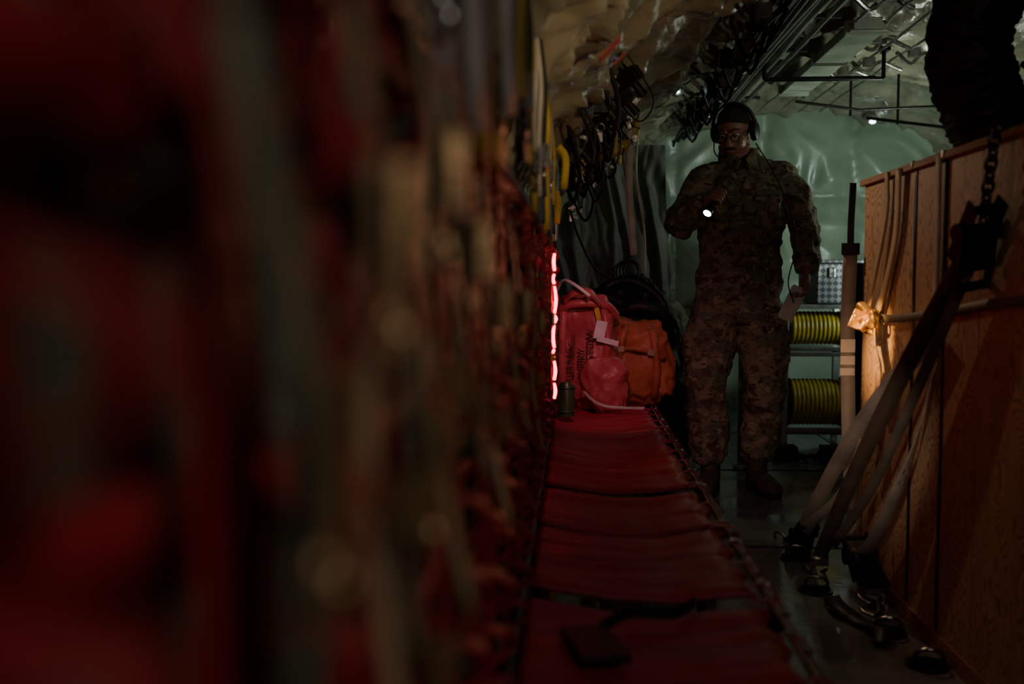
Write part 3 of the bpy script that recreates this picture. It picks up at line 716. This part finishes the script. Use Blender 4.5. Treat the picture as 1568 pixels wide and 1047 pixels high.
b.loft([(.69,yb+.02,.93),(.665,yb+.01,.84),(.645,yb,.72),(.630,yb-.01,.60),(.622,yb-.02,.50),(.625,yb,.40),(.635,yb+.01,.28),(.645,yb+.015,.18),(.648,yb+.015,.135)],[(.11,.12),(.122,.125),(.118,.12),(.108,.108),(.098,.102),(.10,.098),(.097,.095),(.085,.09),(.062,.07)],seg=24,sm=4)
b.loft([(.85,yb+.02,.93),(.87,yb+.01,.84),(.885,yb,.72),(.893,yb-.01,.60),(.898,yb-.02,.50),(.893,yb+.01,.40),(.885,yb+.02,.28),(.878,yb+.025,.18),(.877,yb+.025,.135)],[(.11,.12),(.120,.125),(.116,.12),(.104,.108),(.093,.10),(.092,.098),(.088,.095),(.080,.088),(.060,.068)],seg=24,sm=4)
for (x,z) in ((.69,1.33),(.87,1.33)):
    b.ell((x,yb-.128,z),(.06,.022,.062),e=.4); b.ell((x,yb-.142,z+.045),(.062,.016,.02),e=.4)
for (x,s) in ((.525,-1),(.992,1)): b.ell((x+.012*-s,yb,.66),(.022,.07,.09),e=.4); b.ell((x+.008*-s,yb-.002,.735),(.024,.074,.02),e=.4)
b.ell((1.063,yb,1.38),(.02,.05,.06),e=.4)
b.ell((.778,yb-.136,1.20),(.016,.012,.28),e=.5)
b.obj('uniform',M_camo,am,remesh=.010,smt=2,disp=[(.10,.040,0),(.04,.022,0)])
b=MB()
for k in range(2):
    s=(-1,1)[k]; b.loft([(.765+s*.075,yb+.05,1.585),(.765+s*.085,yb-.01,1.59),(.765+s*.06,yb-.06,1.57),(.765+s*.02,yb-.105,1.53)],[(.012,.03),(.012,.032),(.012,.032),(.008,.03)],ref=(s,0,.2),seg=12,sm=4)
b.obj('collar',M_camo,am)
b=MB()
for (x,y,ang) in ((.648,yb,-.28),(.877,yb+.01,.25)):
    s0=len(b.v)
    b.loft([(0,.015,.19),(0,.02,.12),(0,.01,.06),(0,0,.02)],[(.05,.058),(.048,.06),(.047,.075),(.046,.08)],seg=18,sm=3)
    b.loft([(0,.075,.04),(0,.03,.055),(0,-.05,.055),(0,-.12,.045),(0,-.175,.038),(0,-.20,.03)],[(.035,.03),(.043,.052),(.047,.05),(.052,.042),(.045,.034),(.018,.015)],ref=(1,0,0),seg=18,sm=3)
    b.xf(Matrix.Translation(V((x,y,0)))@Matrix.Rotation(ang,4,'Z'),s0)
b.obj('boots',M_boot,am,remesh=.007,smt=2)
b=MB()
for (x,y,ang) in ((.648,yb,-.28),(.877,yb+.01,.25)):
    s0=len(b.v)
    ol=[(-.03,.08),(.03,.08),(.043,.04),(.038,-.02),(.05,-.09),(.048,-.15),(.028,-.198),(0,-.208),(-.028,-.198),(-.048,-.15),(-.05,-.09),(-.038,-.02),(-.043,.04)]
    b.rings([[V((p[0],p[1],z)) for p in ol] for z in (.001,.028)])
    b.xf(Matrix.Translation(V((x,y,0)))@Matrix.Rotation(ang,4,'Z'),s0)
b.obj('boot_soles',M_blk,am,bevel=.003)
HM=Matrix.Translation(V((.735,yb-.045,1.685)))@Matrix.Rotation(radians(-26),4,'Z')@Matrix.Rotation(radians(26),4,'X')
b=MB()
b.ell((0,.015,.035),(.076,.098,.088),seg=32,rg=20)
b.ell((0,-.035,-.03),(.062,.058,.075),seg=28,rg=18)
b.loft([(0,-.03,-.105),(0,-.075,-.10),(0,-.083,-.085)],[(.035,.02),(.026,.018),(.02,.014)],seg=14)
b.loft([(-.062,-.02,-.05),(-.05,-.045,-.085),(0,-.07,-.103),(.05,-.045,-.085),(.062,-.02,-.05)],[.016]*5,seg=10,sm=4)
b.loft([(0,-.083,.022),(0,-.094,.005),(0,-.108,-.014),(0,-.113,-.024),(0,-.095,-.032)],[(.009,.009),(.010,.011),(.013,.012),(.016,.011),(.012,.008)],seg=12,sm=3)
for s in(-1,1):
    b.ell((s*.013,-.096,-.027),(.009,.011,.007),seg=10,rg=8)
    b.loft([(s*.012,-.085,.030),(s*.03,-.085,.036),(s*.052,-.068,.028)],[(.007,.006)]*3,seg=8,sm=3)
    b.ell((s*.04,-.062,-.018),(.022,.022,.02),seg=12,rg=8)
    b.loft([(s*.078,.0,.035),(s*.086,.012,.03),(s*.085,.014,.0),(s*.078,.004,-.03)],[.007,.009,.008,.005],seg=8,sm=3)
b.ell((0,-.093,-.052),(.024,.009,.006),seg=14,rg=8); b.ell((0,-.091,-.063),(.020,.010,.006),seg=14,rg=8)
b.loft([(0,.03,-.04),(0,.035,-.10),(0.0,.055,-.17)],[(.056,.06),(.055,.058),(.06,.06)],seg=20)
b.xf(HM); b.obj('head',M_skin,am,remesh=.0045,smt=2)
b=MB()
for s in(-1,1): b.ell((s*.031,-.0805,.012),(.0125,.010,.0085),seg=14,rg=10)
b.xf(HM); b.obj('eyes',M_white,am)
b=MB()
for s in(-1,1):
    b.ell((s*.031,-.0895,.010),(.005,.003,.005),seg=10,rg=6)
    b.torus((s*.033,-.102,.006),.021,.0018,(0,1,.1),seg=22,sc=.75); b.loft([(s*.054,-.098,.012),(s*.072,-.05,.016),(s*.084,.0,.02)],[.0018]*3,seg=6)
b.loft([(-.012,-.104,.012),(0,-.108,.014),(.012,-.104,.012)],[.0017]*3,seg=6)
b.xf(HM); b.obj('glasses',M_blkm,am)
b=MB()
def hairfn(p): 
    return V((p.x,p.y,max(p.z,-.02+ .9*max(0,-p.y-.0)*.62)))
b.ell((0,.018,.040),(.079,.100,.088),seg=36,rg=24,fn=hairfn)
b.loft([(-.03,-.094,-.048),(-.014,-.104,-.040),(0,-.106,-.038),(.014,-.104,-.040),(.03,-.094,-.048)],[(.004,.004),(.007,.006),(.007,.006),(.007,.006),(.004,.004)],seg=8,sm=3)
for s in(-1,1): b.loft([(s*.014,-.089,.036),(s*.03,-.09,.043),(s*.05,-.075,.036)],[(.003,.003)]*3,seg=6,sm=3)
b.xf(HM); b.obj('hair',M_hair,am)
b=MB(); b.ribbon([(.098*sin(t),.01,.03+.105*cos(t)) for t in [(-1.65+3.3*i/20) for i in range(21)]],.026,.010,(0,1,0))
for s in(-1,1):
    b.loft([(s*.078,.01,.0),(s*.086,.01,.0),(s*.104,.01,.0),(s*.112,.01,.0)],[(.036,.043),(.040,.048),(.036,.042),(.02,.028)],ref=(0,1,0),seg=22); b.cyl((s*.1,.01,.05),(s*.098,.01,.02),.008)
b.loft([(-.1,.0,-.03),(-.09,-.05,-.06),(-.06,-.10,-.075),(-.02,-.118,-.068)],[.003]*4,seg=8,sm=4); b.ell((-.012,-.118,-.066),(.012,.008,.008))
b.xf(HM); b.obj('aviation_headset',M_blk,am)
b=MB(); b.loft([(.84,yb-.01,1.64),(.88,yb-.10,1.54),(.94,yb-.155,1.40),(.985,yb-.165,1.27),(1.0,yb-.16,1.15),(.97,yb-.15,1.0),(1.0,yb-.13,.9)],[.003]*7,seg=8,sm=6); b.obj('comm_cord',M_blk,am)
b=MB(); b.box((.87,yb-.162,1.40),(.10,.004,.022)); b.box((.69,yb-.162,1.40),(.10,.004,.022)); b.box((.78,yb-.157,1.33),(.03,.004,.035)); b.obj('name_tapes',M_olv,am,smooth=False)

O=V((.622,yb-.305,1.362)); Ax=V((-.48,-.55,-.68)).normalized()
Wr=V((-.46,.86,-.22)); Bv=(Wr-Ax*Wr.dot(Ax)).normalized(); Cv=Ax.cross(Bv)
sg=-1 if Cv.z<0 else 1
def HP(al,th,r): return O+Ax*al+(Bv*cos(th)+Cv*sg*sin(th))*r
b=MB()
for i in range(4):
    al=.032-.021*i; ro=.0255
    ths=[40,85,130,175,215,250][:(6 if i<3 else 5)]
    b.loft([HP(al,radians(20),.040)]+[HP(al-.001*k,radians(t),ro+(.003 if k in(1,3) else 0)) for k,t in enumerate(ths)],[.0105]+[.0098,.0095,.0092,.0088,.0083,.007][:len(ths)],seg=12,sm=3)
Rm=Matrix((Cv,Ax,Bv)).transposed()
b.ell(O+Bv*.040,(.030,.046,.020),Rm,seg=20,rg=12,e=.8)
b.loft([O+Bv*.045,O+Bv*.075-Ax*.012,V((.575,yb-.235,1.342))],[(.030,.036),(.026,.032),(.026,.030)],ref=Ax,seg=16,sm=3)
b.loft([HP(.01,radians(-30),.036),HP(.035,radians(-60),.032),HP(.052,radians(-95),.028),HP(.06,radians(-135),.0265)],[.013,.012,.0105,.008],seg=12,sm=4)
b.obj('hand_gripping_torch',M_skin,am,remesh=.0035,smt=1)
fh=empty('flashlight')
b=MB(); b.loft([O-Ax*.06,O-Ax*.058,O+Ax*.05,O+Ax*.06,O+Ax*.075,O+Ax*.098,O+Ax*.10],[.012,.0145,.0145,.015,.021,.022,.020],seg=24)
for k in range(6): b.torus(O+Ax*(.062+.003*k),.0205,.001,Ax,seg=24)
b.obj('torch_body',M_blkm,fh)
b=MB(); b.loft([O+Ax*.1005,O+Ax*.102,O+Ax*.103],[.018,.016,.005],seg=24); b.obj('torch_lens',M_torch,fh)

W0=V((1.070,yb-.058,1.045)); D=V((-.10,-.16,-.98)).normalized(); Nn=V((-1,-.25,.1)); Nn=(Nn-D*Nn.dot(D)).normalized(); Wd=D.cross(Nn).normalized()
if Wd.y>0: Wd=-Wd
b=MB()
b.loft([W0-D*.02,W0+D*.02,W0+D*.055,W0+D*.09,W0+D*.105],[(.026,.019),(.029,.018),(.040,.018),(.042,.016),(.036,.012)],ref=Wd,seg=20,sm=4)
for i,(o_,L) in enumerate(((.031,.072),(.011,.080),(-.010,.075),(-.030,.060))):
    p=W0+Wd*o_+D*.088; pts=[p]; d=D.copy(); axr=D.cross(Nn)
    for k,(seg_,an) in enumerate(((.35,28),(.30,38),(.2,35),(.15,18))):
        d=Matrix.Rotation(radians(an),3,axr)@d
        p=p+d*L*seg_*1.08; pts.append(p)
    b.loft(pts,[.0098,.0095,.0088,.0082,.0068],ref=Wd,seg=12,sm=3)
b.loft([W0+Wd*.022+D*.03+Nn*.004,W0+Wd*.048+D*.055+Nn*.014,W0+Wd*.056+D*.082+Nn*.024,W0+Wd*.050+D*.105+Nn*.032],[.015,.012,.0105,.008],seg=12,sm=4)
b.obj('hand_holding_papers',M_skin,am,remesh=.0035,smt=1)
pp=empty('folded_papers'); b=MB()
Rp=Matrix.Rotation(radians(24),3,'Y')@Matrix.Rotation(radians(-30),3,'Z')
pc=V((1.000,yb-.095,.895))
b.box(pc,(.072,.003,.16),Rp); b.box(pc+V((.004,.004,.004)),(.074,.0015,.162),Rp@Matrix.Rotation(.05,3,'Y')); b.box(pc+V((-.003,-.004,0)),(.07,.0012,.158),Rp@Matrix.Rotation(-.04,3,'X'))
b.obj('sheets',M_white,pp,smooth=False)

# ------------------------------------------------------------ lights
def light(kind,name,loc,tgt,e,col,size=.1,ang=60,blend=1,sy=None):
    l=bpy.data.lights.new(name,kind); l.energy=e; l.color=col
    if kind=='AREA': 
        l.size=size
        if sy: l.shape='RECTANGLE'; l.size_y=sy
    else: l.shadow_soft_size=size
    if kind=='SPOT': l.spot_size=radians(ang); l.spot_blend=blend
    o=bpy.data.objects.new(name,l); COL.objects.link(o); o.location=loc
    if tgt: o.rotation_euler=(V(tgt)-V(loc)).to_track_quat('-Z','Y').to_euler()
    return o
light('SPOT','crate_work_light',(.50,3.85,1.55),(.98,3.12,.80),10,(1,.68,.40),.012,80,1)
light('SPOT','buckle_light',(.50,2.95,1.12),(.97,3.26,.79),75,(1,.52,.17),.01,27,1)
light('SPOT','floor_strap_fill',(.62,2.5,1.95),(.88,3.35,.25),6,(1,.84,.66),.03,42,1)  # added overhead spot with no fixture, brightens straps and floor rings
light('SPOT','seat_level_fill',(.46,2.15,.66),(.93,3.40,.52),9,(1,.80,.60),.03,46,1)  # unseen spot added low down so the strap undersides catch light
light('SPOT','forward_warm_lamp',(1.0,1.3,1.35),(.05,2.5,1.80),58,(1,.70,.40),.05,84,1)
light('AREA','rear_cabin_fill',(2.10,5.6,1.0),(1.85,7.2,1.7),9,(.80,1,.88),.18)  # area fill hidden behind the crate in place of the ceiling fixtures
light('AREA','ceiling_wash_fill',(1.9,5.1,1.35),(1.2,5.5,2.2),6,(.9,1,.80),.10)  # unseen fill put in to raise highlights on the ceiling creases
light('SPOT','ceiling_fore_light',(2.0,3.4,1.50),(1.3,4.3,2.2),14,(.95,1,.82),.05,84,1)
light('SPOT','red_work_light',(.12,3.05,1.25),(.06,4.2,.6),13,(1,.36,.44),.03,72,1)
light('SPOT','red_webbing_fill',(.30,1.95,1.10),(-.09,1.25,.98),5.0,(1,.34,.17),.03,44,1)  # added red spot on the webbing; no marker lamp hangs here
light('AREA','forward_dim_fill',(.8,-.5,1.7),(-.1,.8,.9),3.4,(1,.86,.76),.18)  # soft fill added behind the camera so the near webbing shows
light('SPOT','torch_beam',O+Ax*.11,O+Ax*1,.8,(.8,.88,1),.01,50,.6)
w=bpy.data.worlds.new('dark_world'); scene.world=w; w.use_nodes=True
w.node_tree.nodes['Background'].inputs[0].default_value=(.001,.0012,.001,1); w.node_tree.nodes['Background'].inputs[1].default_value=1

# ------------------------------------------------------------ camera
cd=bpy.data.cameras.new('camera'); cam=bpy.data.objects.new('camera',cd); COL.objects.link(cam)
cam.location=(0,0,1.0); cam.rotation_euler=(radians(86.5),0,radians(3.6)); cd.lens=35; cd.sensor_width=36
cd.clip_start=.02
cd.dof.use_dof=True; cd.dof.focus_distance=4.2; cd.dof.aperture_fstop=2.2
scene.camera=cam
